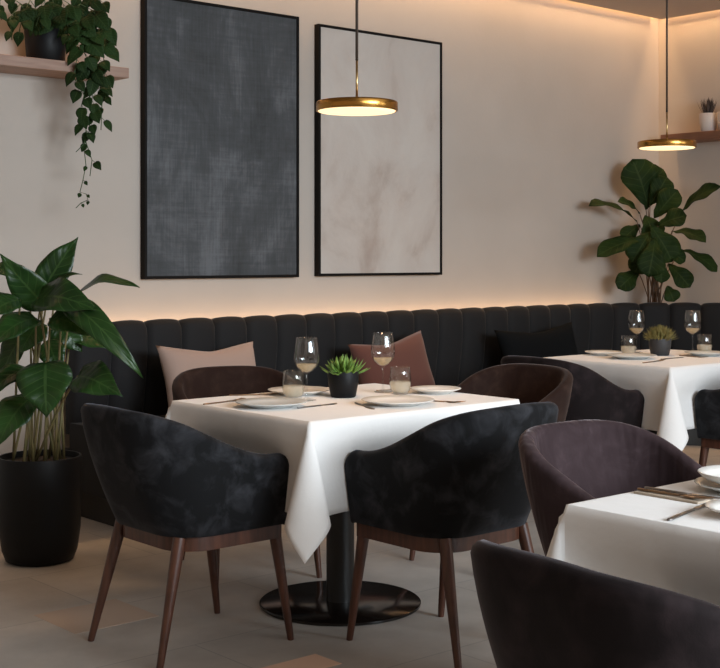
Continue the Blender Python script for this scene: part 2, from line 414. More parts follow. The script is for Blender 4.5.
# ------------------------------------------------------------------ pendant lamps
def pendant(x, y, z, R):
    t = empty('pendant_lamp', (x, y, z))
    b = MB(); n = 48; H = 0.036
    b.lathe([(0.0, H), (R - 0.006, H), (R - 0.002, H - 0.002), (R, H - 0.006), (R, 0.003), (R - 0.002, 0.0), (R - 0.007, 0.0), (R - 0.007, 0.012), (0.0, 0.012)], n)
    b.build('lamp_shade', M['brass'], t, crease=40)
    b = MB(); b.lathe([(0.0, 0.0125), (R - 0.008, 0.0125), (R - 0.008, 0.003), (R - 0.012, -0.002), (R * .6, -0.004), (0.0, -0.005)], n)
    b.build('diffuser', M['diffuser'], t)
    b = MB(); b.tube([(0, 0, H), (0, 0, H + 0.158)], 0.0045, 10); b.lathe([(0, H), (0.014, H), (0.012, H + 0.008), (0.0045, H + 0.012)], 16)
    b.build('rod', M['rod'], t)
    b = MB(); b.tube([(0, 0, H + 0.155), (0, 0, CZ - z - 0.02)], 0.0055, 8)
    b.build('cord', M['cord'], t)
    b = MB(); b.lathe([(0, 0), (0.05, 0), (0.05, -0.022), (0.046, -0.026), (0, -0.026)], 24, (0, 0, CZ - z))
    b.build('ceiling_canopy', M['brass'], t, crease=40)
    return t
LG = None
tag(pendant(3.14, 3.63, 1.832, 0.153), 'brass disc pendant lamp hanging over the near table by the pale painting', 'lamp', LG)
tag(pendant(5.765, 4.13, 1.873, 0.155), 'brass disc pendant lamp hanging over the far table by the corner', 'lamp', LG)
LAMP = 5.5
for (x, y, z) in ((3.14, 3.63, 1.822), (5.765, 4.13, 1.863)):
    area('pendant_light', (x, y, z), (0.26, 0.26), LAMP, (1, 0.63, 0.36), (0, 0, -1), 'DISK')

# ------------------------------------------------------------------ tables and cloths
TZ = 0.757
def table(name, cx, cy, hx, hy, label):
    t = tag(empty(name, (cx, cy, 0)), label, 'table')
    off_x, off_y = -0.017, 0.015
    b = MB(); b.box((-hx + .004, -hy + .004, TZ - 0.034), (hx - .004, hy - .004, TZ - 0.004), 0.004); b.build('table_top', M['walnut'], t, smooth=False)
    b = MB(); b.lathe([(0, 0.012), (0.052, 0.012), (0.052, TZ - 0.034), (0, TZ - 0.034)], 32, (off_x, off_y, 0)); b.build('pedestal_column', M['black_metal'], t, crease=40)
    b = MB(); b.lathe([(0, 0.0), (0.296, 0.0), (0.30, 0.003), (0.30, 0.011), (0.296, 0.014), (0.06, 0.016), (0, 0.016)], 72, (off_x, off_y, 0)); b.build('base_plate', M['base_plate'], t, crease=40)
    return t
def cloth(cx, cy, hx, hy, label, L=0.315, seed=1):
    rnd = random.Random(seed); ph = [rnd.uniform(0, 6.28) for _ in range(8)]
    def axis(h):
        a = [-(h + L) + L * i / 16 for i in range(16)]
        e = 0.012
        inner = [-h + e * k for k in (0, .33, .66, 1)] + [lerp(-h + e, h - e, i / 22) for i in range(1, 22)] + [h - e * k for k in (1, .66, .33, 0)]
        return a + inner + [h + L * (i + 1) / 16 for i in range(16)]
    us, vs = axis(hx), axis(hy)
    R = 0.007
    def M_(u, v):
        du, dv = max(abs(u) - hx, 0), max(abs(v) - hy, 0)
        sx, sy = (1 if u > 0 else -1), (1 if v > 0 else -1)
        if du == 0 and dv == 0: return Vector((u, v, TZ))
        wav = lambda q, k: 0.004 * math.sin(q * 11 + ph[k]) + 0.003 * math.sin(q * 23 + ph[k + 1])
        if dv == 0:
            t = du / L; w = math.exp(-(hy - abs(v)) / 0.075)
            x = hx + R * min(1, du / R) + 0.0885 * du * w + (wav(v, 0 if sx > 0 else 2) * t - 0.040 * sstep(0.05, 0.17, du)) * (1 - w)
            return Vector((sx * x, v - sy * 0.060 * du * w, TZ - du * (1 - 0.004 * w)))
        if du == 0:
            t = dv / L; w = math.exp(-(hx - abs(u)) / 0.075)
            y = hy + R * min(1, dv / R) + 0.0885 * dv * w + (wav(u, 4 if sy > 0 else 6) * t - 0.040 * sstep(0.05, 0.17, dv)) * (1 - w)
            return Vector((u - sx * 0.060 * dv * w, sy * y, TZ - dv * (1 - 0.004 * w)))
        r = math.hypot(du, dv); f = math.degrees(math.atan2(dv, du)); ps = (f - 45) / 45
        al = math.radians(150 * ps)
        out = r * 0.15 * (1 + math.cos(al)); lat = r * 0.21 * math.sin(al)
        z = TZ - math.sqrt(max(0, r * r - out * out - lat * lat))
        d = Vector((sx, sy, 0)) / math.sqrt(2)
        l = Vector((-sx, sy, 0)) / math.sqrt(2)
        q = R * min(1, r / R)
        return Vector((sx * (hx + q * math.cos(math.radians(f))), sy * (hy + q * math.sin(math.radians(f))), z)) + d * out + l * lat
    b = MB(); b.grid([[M_(u, v) for v in vs] for u in us])
    o = b.build('tablecloth', M['linen'], loc=(cx, cy, 0))
    so = o.modifiers.new('thickness', 'SOLIDIFY'); so.thickness = 0.0016; so.offset = 1
    return tag(o, label, 'tablecloth')
T1 = (3.11, 3.655, 0.50, 0.405); T2 = (5.71, 4.11, 0.51, 0.405); T3 = (2.665, 1.395, 0.512, 0.405)
table('dining_table', *T1, 'pedestal table under white cloth with dark round base, centre of the room')
cloth(*T1, 'white tablecloth on the centre table with the green succulent', seed=1)
table('dining_table', *T2, 'pedestal table under white cloth by the bench corner')
cloth(*T2, 'white tablecloth on the far table with the yellowish plant', seed=2)
table('dining_table', *T3, 'pedestal table under white cloth in the right foreground')
cloth(*T3, 'white tablecloth on the foreground table at the lower right', seed=3)

# ------------------------------------------------------------------ tub chairs
def half_plan(W, D, F, r):
    L1 = W - r; L2 = r * PI / 2; L3 = F + D - r; LT = L1 + L2 + L3
    def f(q):
        """q in 0..1 from the back centre to the arm front -> point and outward normal (right side)"""
        s = q * LT
        if s <= L1: return (s, -D), (0, -1)
        if s <= L1 + L2:
            a = (s - L1) / r
            return (L1 + r * math.sin(a), -D + r - r * math.cos(a)), (math.sin(a), -math.cos(a))
        return (W, -D + r + (s - L1 - L2)), (1, 0)
    return f
PT = half_plan(0.285, 0.343, 0.225, 0.205)
PB = half_plan(0.240, 0.200, 0.222, 0.14)
ZB = 0.395
def shell_mesh():
    qs = [i / 26 * 0.93 for i in range(27)] + [0.95, 0.965, 0.978, 0.988, 0.994, 0.998, 1.0]
    qs = [-q for q in reversed(qs[1:])] + qs
    rows = []
    for q in qs:
        a = abs(q); sg = 1 if q >= 0 else -1
        (tx, ty), _ = PT(a)
        h = lerp(0.805 + 0.010 * math.cos(min(1, tx / 0.25) * PI / 2), 0.642, sstep(-0.36, 0.15, ty))
        e = (1 - a) * 0.75
        R = 0.052
        if e < R: h -= R - math.sqrt(max(0, R * R - (R - e) ** 2))
        th = 0.046
        if e < 0.022: th *= 0.25 + 0.75 * math.sqrt(max(0, 1 - ((0.022 - e) / 0.022) ** 2))
        def P(z, off):
            g = max(0, min(1, (z - ZB) / 0.41)); g = 1 - (1 - g) ** 1.5
            (x0, y0), n0 = PB(a); (x1, y1), n1 = PT(a)
            nx, ny = lerp(n0[0], n1[0], g), lerp(n0[1], n1[1], g); l = math.hypot(nx, ny)
            return Vector((sg * (lerp(x0, x1, g) - nx / l * off), lerp(y0, y1, g) - ny / l * off, z))
        sec = []
        r = th / 2; top = h - r
        sec.append(P(ZB, th * .55))
        for k in range(11): sec.append(P(lerp(ZB + 0.006, top, k / 10), 0))
        for k in range(1, 6):
            an = k / 6 * PI; sec.append(P(top, r - r * math.cos(an)) + Vector((0, 0, r * math.sin(an))))
        for k in range(11): sec.append(P(lerp(top, ZB + 0.02, k / 10), th))
        rows.append(sec)
    b = MB(); b.grid(rows, cv=True); k = len(rows[0])
    b.f.append(tuple(range(k))); b.f.append(tuple(range(len(b.v) - k, len(b.v))))
    return b
def rounded_outline(pts_f, n):
    return [pts_f(i / n) for i in range(n)]
def cushion_mesh():
    b = MB(); rows = []
    W, y0, y1 = 0.182, -0.155, 0.226; cy = (y0 + y1) / 2; H = (y1 - y0) / 2
    def ring(k, z):
        r = []
        for i in range(48):
            a = 2 * PI * i / 48; c, s = math.cos(a), math.sin(a); e = 0.42
            r.append(Vector((W * k * math.copysign(abs(c) ** e, c), cy + H * k * math.copysign(abs(s) ** e, s), z)))
        return r
    for k, z in ((0.90, 0.385), (0.97, 0.40), (1, 0.425), (0.99, 0.448), (0.95, 0.466), (0.86, 0.476), (0.6, 0.482), (0.3, 0.484), (0.02, 0.485)):
        rows.append(ring(k, z))
    b.grid(rows, cv=True); b.f.append(tuple(range(48))); b.f.append(tuple(range(len(b.v) - 48, len(b.v))))
    return b
PROTO = {}
def make_chair(m):
    t = empty('tub_chair', (0, 0, 0))
    shell_mesh().build('backrest', m, t, crease=70)
    cushion_mesh().build('seat', m, t, crease=70)
    b = MB()
    z0, z1 = 0.352, 0.400
    rows = []
    for off, z in ((0.0, z0), (0.0, z1), (0.03, z1), (0.03, z0)):
        ring = []
        N = 40
        full = [i / N for i in range(N + 1)]
        f = half_plan(0.222, 0.182, 0.214, 0.12)
        right = [f(q) for q in full]
        pts = [(p[0] - n[0] * off, p[1] - n[1] * off) for p, n in right]
        pts = [(-x, y) for x, y in reversed(pts[1:])] + pts
        pts = [(x, min(y, 0.214 - off)) for x, y in pts]
        rows.append([Vector((x, y, z)) for x, y in pts])
    b.grid(rows, cu=True, cv=True)
    b.build('seat_frame', M['walnut'], t, crease=40)
    for sx in (-1, 1):
        for top, foot in (((0.178 * sx, -0.160, 0.397), (0.214 * sx, -0.258, 0)), ((0.196 * sx, 0.200, 0.397), (0.216 * sx, 0.258, 0))):
            b = MB(); top, foot = Vector(top), Vector(foot)
            b.tube([foot, foot.lerp(top, .03), foot.lerp(top, .5), foot.lerp(top, .85), top], [0.0105, 0.0115, 0.0165, 0.0205, 0.021], 14)
            b.build('leg', M['walnut'], t, crease=60)
    return t
def chair(x, y, ang, mk, label):
    if mk not in PROTO: t = PROTO[mk] = make_chair(M[mk])
    else: t = copy_tree(PROTO[mk])
    t.location = (x, y, 0); t.rotation_euler = (0, 0, math.radians(ang - 90))
    return tag(t, label, 'chair', None)
chair(2.418, 3.65, 0, 'velvet_charcoal', 'charcoal velvet tub armchair at the left of the centre table, beside the large potted plant')
chair(3.04, 3.045, 90, 'velvet_charcoal', 'charcoal velvet tub armchair at the near side of the centre table, back to the viewer').scale = (1, 1, 1.018)
chair(3.155, 4.335, -108, 'velvet_brown', 'dark brown velvet tub chair behind the centre table, in front of the beige pillow')
chair(4.03, 3.79, 182, 'velvet_brown', 'dark brown velvet tub chair at the right end of the centre table, facing left')
chair(2.875, 2.11, -94, 'velvet_mauve', 'mauve brown velvet tub chair behind the foreground table, its inside facing us')
chair(1.884, 1.325, -6, 'velvet_plum', 'blackish plum velvet tub chair at the bottom edge, nearest of all chairs')
chair(4.985, 4.13, 0, 'velvet_plum', 'dark plum velvet tub chair at the left side of the far table')
chair(5.675, 3.49, 90, 'velvet_charcoal', 'black velvet tub chair at the near side of the far table, right edge')

# ------------------------------------------------------------------ pillows
def pillow(px, pz, w, h, m, label, tilt, roll=0, yaw=0, y=5.53, T=0.075):
    b = MB(); N = 24
    for side in (1, -1):
        rows = []
        for i in range(N + 1):
            u = 2 * i / N - 1; r = []
            for j in range(N + 1):
                v = 2 * j / N - 1
                x = w / 2 * u * (1 - 0.10 * (1 - v * v) * u * u) ; z = h / 2 * v * (1 - 0.13 * (1 - u * u) * v * v)
                th = T * max(0, (1 - u ** 4) * (1 - v ** 4)) ** 0.55
                if v > 0: z -= 0.05 * h * math.exp(-(u * 2.2) ** 2) * v * v
                r.append(Vector((x, side * th, z)))
            rows.append(r)
        b.grid(rows)
    o = b.build('throw_pillow', m)
    import bmesh
    bm = bmesh.new(); bm.from_mesh(o.data); bmesh.ops.remove_doubles(bm, verts=bm.verts, dist=0.0005); bmesh.ops.recalc_face_normals(bm, faces=bm.faces); bm.to_mesh(o.data); bm.free()
    o.location = (px, y, pz); o.rotation_euler = (math.radians(tilt), math.radians(roll), math.radians(yaw))
    tag(o, label, 'pillow')
pillow(3.80, 0.65, 0.68, 0.40, M['pillow_beige'], 'beige pink throw pillow on the bench behind the left chair', -16, 1, 8)
pillow(5.07, 0.632, 0.62, 0.40, M['pillow_rust'], 'rust red throw pillow on the bench behind the succulent', -16, -5, 4)
pillow(6.36, 0.65, 0.76, 0.40, M['pillow_black'], 'black throw pillow on the bench near the far table', -16, -2, 0)

# ------------------------------------------------------------------ tableware
def lathe_obj(name, prof, m, parent=None, n=36, crease=None, close=False):
    b = MB(); b.lathe(prof, n, close=close); return b.build(name, m, parent, crease=crease)
PLATES = {}
def plate(x, y, R, label, m='china', z=TZ, bowl=False):
    if bowl:
        pr = [(0, 0.002), (0.05 * R / .11, 0.0), (0.055 * R / .11, 0.004), (R * .86, 0.017), (R, 0.031), (R - 0.003, 0.033), (R * .84, 0.022), (R * .5, 0.012), (0, 0.010)]
    else:
        pr = [(0, 0.002), (R * .58, 0.0), (R * .62, 0.003), (R * .72, 0.008), (R * .98, 0.017), (R, 0.019), (R * .985, 0.0205), (R * .74, 0.013), (R * .64, 0.0085), (0, 0.0075)]
    o = lathe_obj('bowl' if bowl else 'plate', pr, M[m], n=64)
    o.location = (x, y, z + 0.0012); return tag(o, label, 'bowl' if bowl else 'plate')
PZ = TZ + 0.0005
plate(2.765, 3.660, 0.128, 'pale plate in front of the wine glass on the centre table, left side', 'china_grey', PZ)
plate(3.10, 3.925, 0.122, 'pale plate behind the tumbler on the centre table', 'china', PZ)
plate(3.15, 3.415, 0.132, 'cream plate on the centre table in front of the right tumbler', 'china', PZ)
plate(3.53, 3.61, 0.10, 'cream plate at the right end of the centre table', 'china', PZ)

WG = [(0, 0.0015), (0.033, 0.0), (0.0355, 0.0015), (0.034, 0.003), (0.016, 0.006), (0.0055, 0.012), (0.0036, 0.03), (0.0036, 0.092), (0.006, 0.1005),
      (0.020, 0.109), (0.036, 0.123), (0.0455, 0.142), (0.0475, 0.158), (0.0455, 0.185), (0.0405, 0.215), (0.0375, 0.234)]
WGI = [(0.0367, 0.2342), (0.0363, 0.233), (0.0393, 0.215), (0.0443, 0.185), (0.0463, 0.158), (0.0443, 0.143), (0.0347, 0.1245), (0.0188, 0.111), (0.006, 0.1045), (0, 0.1035)]
WINE = [(0, 0.104), (0.006, 0.1052), (0.0185, 0.1117), (0.0343, 0.1252), (0.0395, 0.1345), (0.0390, 0.1348), (0, 0.1348)]
TU = [(0, 0.002), (0.027, 0.0), (0.031, 0.002), (0.0385, 0.020), (0.0425, 0.042), (0.0425, 0.058), (0.0395, 0.085), (0.0368, 0.105)]
TUI = [(0.0358, 0.1055), (0.0355, 0.104), (0.0382, 0.085), (0.0412, 0.058), (0.0412, 0.042), (0.037, 0.021), (0.0295, 0.008), (0, 0.0065)]
TUW = [(0, 0.0072), (0.029, 0.0087), (0.0364, 0.0213), (0.0406, 0.042), (0.0408, 0.0495), (0.0398, 0.0497), (0, 0.0497)]
GP = {}
def glass(kind, x, y, label):
    if kind not in GP:
        t = empty('wine_glass' if kind == 'wine' else 'tumbler', (0, 0, 0))
        lathe_obj('glass_bowl' if kind == 'wine' else 'glass_body', (WG + WGI) if kind == 'wine' else (TU + TUI), M['glass'], t, 40)
        lathe_obj('wine' if kind == 'wine' else 'water', WINE if kind == 'wine' else TUW, M['wine' if kind == 'wine' else 'water'], t, 40, crease=50)
        GP[kind] = t
    else: t = copy_tree(GP[kind])
    t.location = (x, y, TZ + 0.0018)
    return tag(t, label, 'glass')
glass('wine', 2.985, 3.735, 'wine glass left of the succulent on the centre table')
glass('wine', 3.397, 3.77, 'wine glass right of the succulent, before the rust pillow')
glass('tumbler', 2.985, 3.814, 'stemless tumbler beside the left wine glass on the centre table')
glass('tumbler', 3.396, 3.669, 'stemless tumbler right of the succulent, behind the cream plate')
# far table
plate(5.50, 4.16, 0.130, 'pale plate on the far table in front of the tumbler, left', 'china_grey', PZ)
plate(5.58, 4.41, 0.10, 'pale plate on the far table at the back left', 'china', PZ)
plate(5.965, 4.02, 0.115, 'pale plate on the far table at the right frame edge', 'china_grey', PZ)
glass('wine', 5.865, 4.404, 'wine glass left of the yellowish plant on the far table')
glass('wine', 6.105, 4.202, 'wine glass right of the yellowish plant on the far table')
glass('tumbler', 5.675, 4.315, 'stemless tumbler left of the yellowish plant on the far table')
glass('tumbler', 6.075, 4.105, 'stemless tumbler right of the yellowish plant on the far table')
# foreground table
plate(2.575, 1.633, 0.105, 'white bowl at the right edge on the foreground table', 'china', PZ + 0.012, True)
plate(2.575, 1.633, 0.112, 'pale underplate beneath the white bowl at the right edge', 'china_grey', PZ)
plate(2.335, 1.475, 0.085, 'white plate at the right edge nearest the viewer', 'china', PZ)

def cutlery(kind, x, y, ang, label, m='bronze', L=0.20, z=PZ + 0.0015):
    """lies along local x, handle at -x"""
    t = empty(kind, (x, y, z), math.radians(ang))
    b = MB(); rows = []
    prof = [(-L / 2, 0.0035), (-L / 2 + .006, 0.0062), (-L * .25, 0.0056), (0.0, 0.0035), (L * .08, 0.003)]
    for xx, w in prof:
        h = 0.0022
        rows.append([Vector((xx, -w, h)), Vector((xx, -w * .6, 2 * h)), Vector((xx, w * .6, 2 * h)), Vector((xx, w, h)), Vector((xx, w * .6, 0)), Vector((xx, -w * .6, 0))])
    b.grid(rows, cv=True); b.f.append(tuple(range(6))); b.f.append(tuple(range(24, 30)))
    b.build('handle', M[m], t)
    b = MB()
    if kind == 'table_knife':
        rows = []
        for xx, y0, y1 in ((L * .07, -.003, .003), (L * .14, -.007, .004), (L * .35, -.0085, .004), (L * .46, -.006, .004), (L * .5, .001, .0035)):
            rows.append([Vector((xx, y0, .0012)), Vector((xx, y1, .0035)), Vector((xx, y1, .0015)), Vector((xx, y0, .0006))])
        b.grid(rows, cv=True); b.f.append((0, 1, 2, 3)); b.f.append((16, 17, 18, 19)); b.build('blade', M[m], t)
    else:
        rows = []
        for xx, w, zz in ((L * .07, .003, .002), (L * .16, .008, .0015), (L * .24, .0115, .001), (L * .32, .0122, .002)):
            rows.append([Vector((xx, -w, zz + .003)), Vector((xx, 0, zz + .0016)), Vector((xx, w, zz + .003)), Vector((xx, w, zz + .001)), Vector((xx, 0, zz)), Vector((xx, -w, zz + .001))])
        b.grid(rows, cv=True); b.f.append(tuple(range(6))); b.f.append(tuple(range(18, 24)))
        for yy in (-.0103, -.0035, .0035, .0103):
            b.tube([(L * .31, yy, .004), (L * .42, yy, .0055), (L * .5, yy * .95, .008)], [.0017, .0015, .0009], 6)
        b.build('tines', M[m], t)
    return tag(t, label, 'knife' if kind == 'table_knife' else 'fork')
cutlery('table_knife', 2.90, 3.565, 6, 'knife right of the grey plate on the centre table, before the wine glass', 'steel')
cutlery('table_fork', 2.715, 3.88, 8, 'fork near the left corner of the centre table')
cutlery('table_fork', 2.95, 4.005, -30, 'fork on the centre table in front of the brown chair')
cutlery('table_knife', 3.02, 3.45, -112, 'knife left of the cream plate, below the succulent on the centre table', 'steel')
cutlery('table_fork', 3.325, 3.375, -75, 'fork right of the cream plate on the centre table')
cutlery('table_knife', 3.50, 3.80, 170, 'knife at the back right corner of the centre table')
cutlery('table_fork', 5.40, 3.95, 5, 'fork on the far table at the front left')
cutlery('table_knife', 5.66, 4.02, 0, 'knife on the far table in front of the plant pot', 'steel')
cutlery('table_fork', 5.83, 4.01, -100, 'fork on the far table left of the right plate')
cutlery('table_knife', 2.282, 1.577, 13, 'steel knife crossing the foreground table beside the near plate', 'steel', 0.23)
b = MB(); b.box((-0.035, -0.085, 0), (0.035, 0.085, 0.006), 0.002)
tag(b.build('napkin', M['napkin'], smooth=False, loc=(2.40, 1.70, PZ + 0.0004)), 'folded taupe napkin beside the bowl on the foreground table', 'napkin')
bpy.context.view_layer.update()
cutlery('table_fork', 2.385, 1.69, -88, 'fork lying on the taupe napkin of the foreground table', 'bronze', 0.19, PZ + 0.0075)
cutlery('table_knife', 2.415, 1.69, -86, 'dark knife lying on the taupe napkin of the foreground table', 'steel', 0.19, PZ + 0.0075)

# ------------------------------------------------------------------ plants
def pot_mesh(prof, name, m, parent, n=48): return lathe_obj(name, prof, M[m], parent, n, crease=50)
def blade(b, base, d, L, w, curve=0.15, n=5):
    base = Vector(base); d = Vector(d).normalized()
    side = d.cross(Vector((0, 0, 1)))
    side = side.normalized() if side.length > .05 else Vector((1, 0, 0))
    up = side.cross(d).normalized(); rows = []
    for i in range(n + 1):
        t = i / n; c = base + d * L * t + up * (curve * L * t * t)
        ww = w * (math.sin(PI * (0.22 + 0.78 * t)) ** 0.8 if t < 1 else 0.03)
        rows.append([c - side * ww, c - up * ww * .35, c + side * ww, c + up * ww * .25])
    b.grid(rows, cv=True)
def succulent(x, y, R, H, pot_m, leaf_m, nleaf, spread, lw, hh, label, name, seed, z=TZ + .0018, moss=False, elmin=0.15):
    rnd = random.Random(seed)
    t = tag(empty(name, (x, y, z)), label, 'plant')
    pot_mesh([(0, 0), (R * .74, 0), (R * .80, .004), (R * .96, H * .55), (R, H - .003), (R * .985, H), (R * .93, H), (R * .9, H * .85), (0, H * .85)], 'pot', pot_m, t)
    lathe_obj('soil', [(0, H * .90), (R * .5, H * .90), (R * .91, H * .86)], M['soil'], t, 24)
    b = MB()
    for i in range(nleaf):
        a = rnd.uniform(0, 2 * PI); rr = R * .75 * math.sqrt(rnd.random())
        el = rnd.uniform(elmin, 1.45) if not moss else math.acos(rnd.uniform(0.02, 1))
        k = spread * (1 - el / 1.57) ** .6
        d = Vector((math.cos(a) * math.cos(el), math.sin(a) * math.cos(el), math.sin(el)))
        L = hh * rnd.uniform(.75, 1.1) * (0.8 + .2 * math.sin(el))
        blade(b, (math.cos(a) * rr * math.cos(el) , math.sin(a) * rr * math.cos(el), H * .86), d, L, lw * rnd.uniform(.8, 1.15), 0.12)
    b.build('foliage', M[leaf_m], t)
    return t
succulent(3.165, 3.738, 0.060, 0.098, 'pot_black', 'leaf_succulent', 120, 1, 0.0095, 0.074, 'bright green spiky succulent in a black pot on the centre table', 'potted_succulent', 3)
succulent(5.80, 4.20, 0.061, 0.092, 'pot_grey', 'leaf_moss', 800, 1, 0.0034, 0.082, 'yellowish green tufted plant in a dark pot on the far table', 'potted_plant', 5, moss=True)
succulent(8.09, 5.435, 0.066, 0.135, 'pot_white', 'leaf_dusk', 90, 1, 0.005, 0.13, 'dusky spiky plant in a white pot on the right wall shelf', 'potted_plant', 8, z=2.2005, elmin=1.0)
succulent(8.09, 5.283, 0.066, 0.135, 'pot_white', 'leaf_dusk', 60, 1, 0.005, 0.09, 'white pot cut off by the right frame edge on the wall shelf', 'potted_plant', 9, z=2.2005, elmin=1.0)

def leaf(b, B, T, w, nrm, droop=0.15, shape='ovate', fold=0.25, wave=0.0, ph=0.0, n=12):
    """leaf blade from B to T, half width w, upper side towards nrm"""
    B, T = Vector(B), Vector(T); L = (T - B).length; d = (T - B) / L
    N = Vector(nrm); N = (N - d * N.dot(d)).normalized(); S = d.cross(N).normalized()
    rows = []; uvs = []
    js = (-1, -.66, -.33, 0, .33, .66, 1)
    for i in range(n + 1):
        t = i / n
        if shape == 'heart': pw = (math.sin(PI * min(1, t * 0.9 + 0.1)) ** 0.7) * (1 - t) ** 0.45 * 1.25 if t < 1 else 0.0
        elif shape == 'fiddle': pw = (0.35 + 0.65 * sstep(0.1, 0.75, t)) * math.sqrt(max(0, 1 - max(0, (t - .62) / .38) ** 2)) * min(1, t * 6 + .1)
        else: pw = math.sin(PI * t ** 0.8) ** 0.85 * (1 - 0.15 * t)
        pw = max(pw, 0.012)
        c = B + d * L * t + N * (droop * L * 4 * t * (1 - t)); row = []
        for j in js:
            off = w * pw * j
            row.append(c + S * off + N * (fold * abs(off) + wave * w * abs(j) * math.sin(t * 14 + ph + (1 if j > 0 else 2.1))))
            uvs.append((j, t))
        rows.append(row)
    b.grid(rows, uvs=uvs)
def finish_leaves(b, name, m, parent, loc):
    b.v = [v - Vector(loc) for v in b.v]
    o = b.build(name, m, parent, uv=True, fix=False)
    so = o.modifiers.new('thickness', 'SOLIDIFY'); so.thickness = 0.0012
    return o
TOCAM = Vector((-CA, -SA, 0))

# big leafy plant at left
loc = Vector((2.575, 5.04, 0))
t = tag(empty('leafy_plant', loc), 'large leafy green plant in a black floor pot at the left', 'plant')
pot_mesh([(0, 0), (.125, 0), (.142, .008), (.158, .05), (.170, .14), (.175, .28), (.176, .438), (.173, .445), (.165, .445), (.162, .42), (0, .41)], 'pot', 'pot_black', t, 64)
lathe_obj('soil', [(0, .425), (.10, .422), (.163, .415)], M['soil'], t, 32)
# (base px, tip px, half-width px, depth at base, depth at tip, droop, face: blend of up and toward camera)
BIG = [((42, 292), (78, 237), 17, 5.5, 5.55, .06, 0.9), ((46, 306), (0, 254), 18, 5.45, 5.3, .10, .6), ((45, 292), (82, 274), 8, 5.5, 5.45, .12, .35),
       ((72, 305), (140, 288), 13, 5.5, 5.4, .22, .35), ((62, 302), (143, 378), 15, 5.35, 5.12, .26, .75), ((38, 298), (100, 312), 20, 5.3, 5.15, .16, .75),
       ((46, 362), (47, 418), 27, 5.2, 5.12, .10, .85), ((78, 376), (123, 397), 20, 5.3, 5.15, .14, .75), ((36, 318), (-12, 352), 17, 5.35, 5.2, .16, .6),
       ((30, 398), (-2, 446), 19, 5.3, 5.2, .14, .6), ((30, 368), (-12, 398), 14, 5.35, 5.2, .16, .6), ((40, 322), (20, 354), 17, 5.45, 5.4, .10, .8),
       ((58, 322), (82, 352), 18, 5.6, 5.6, .12, .8), ((30, 282), (-14, 268), 15, 5.55, 5.5, .12, .5), ((40, 300), (10, 300), 12, 5.6, 5.6, .12, .6),
       ((70, 340), (118, 352), 14, 5.65, 5.6, .16, .5), ((48, 340), (60, 372), 15, 5.55, 5.5, .12, .8), ((28, 330), (2, 376), 15, 5.6, 5.6, .12, .7),
       ((56, 288), (60, 262), 10, 5.6, 5.65, .06, .9), ((50, 318), (92, 335), 16, 5.3, 5.2, .15, .7), ((20, 300), (-14, 318), 16, 5.3, 5.2, .15, .7)]
b = MB(); sb = MB(); rnd = random.Random(11)
for i, (B, T, w, z0, z1, dr, fc) in enumerate(BIG):
    P0, P1 = at(*B, z0), at(*T, z1)
    N = Vector((0, 0, 1)) * (1 - fc * .75) + TOCAM * fc
    if P1.z > P0.z + .1: N = TOCAM + Vector((0, 0, .1))
    leaf(b, P0, P1, w * 5.3 / FOC, N, dr, 'heart' if w > 16 else 'ovate', 0.18, 0.10, rnd.uniform(0, 6), 14)
    a = rnd.uniform(0, 6.28); rr = rnd.uniform(.02, .11)
    S0 = loc + Vector((math.cos(a) * rr, math.sin(a) * rr, .42)); S0.x += (P0.x - loc.x) * .15
    mid = S0.lerp(P0, .6) + Vector((0, 0, .05))
    pts = [S0.lerp(mid, k / 5).lerp(mid.lerp(P0, k / 5), k / 5) - loc for k in range(6)]
    sb.tube(pts, [.006, .0056, .0052, .005, .0045, .004], 8)
finish_leaves(b, 'foliage', M['leaf_big'], t, loc)
sb.build('stem', M['stem'], t)

# fiddle leaf fig behind the bench corner
loc = Vector((7.89, 5.755, 0))
t = tag(empty('fiddle_leaf_fig', loc), 'fiddle leaf fig standing behind the bench in the corner', 'plant')
pot_mesh([(0, 0), (.10, 0), (.115, .01), (.128, .78), (.125, .785), (.118, .785), (.116, .75), (0, .74)], 'pot', 'pot_black', t)
lathe_obj('soil', [(0, .76), (.08, .757), (.118, .75)], M['soil'], t, 24)
FIG = [((648, 208), (632, 159), 20, 9.4, 9.35, 1), ((650, 205), (667, 177), 13, 9.35, 9.35, 1), ((637, 222), (589, 205), 11, 9.3, 9.05, .35), ((640, 214), (618, 201), 8, 9.35, 9.25, .5),
       ((654, 218), (678, 190), 13, 9.3, 9.25, .8), ((681, 212), (721, 186), 10, 9.35, 9.2, .5), ((658, 226), (687, 216), 12, 9.2, 9.1, .7), ((672, 231), (706, 242), 10, 9.3, 9.15, .5),
       ((682, 250), (717, 272), 9, 9.35, 9.2, .5), ((643, 240), (597, 256), 11, 9.2, 9.0, .6), ((650, 232), (632, 262), 15, 9.2, 9.15, .8), ((655, 238), (648, 277), 15, 9.15, 9.1, 1),
       ((638, 271), (618, 289), 11, 9.3, 9.2, .9), ((668, 264), (690, 288), 11, 9.3, 9.2, .9), ((667, 286), (674, 302), 9, 9.2, 9.15, 1), ((650, 225), (672, 262), 16, 9.2, 9.2, .9),
       ((660, 262), (661, 283), 9, 9.25, 9.2, .9), ((645, 215), (655, 240), 13, 9.3, 9.25, .8), ((664, 250), (685, 262), 9, 9.25, 9.2, .7), ((640, 225), (622, 240), 9, 9.35, 9.3, .7),
       ((648, 246), (634, 274), 12, 9.3, 9.25, .9), ((646, 210), (655, 164), 15, 9.45, 9.4, 1)]
b = MB(); sb = MB()
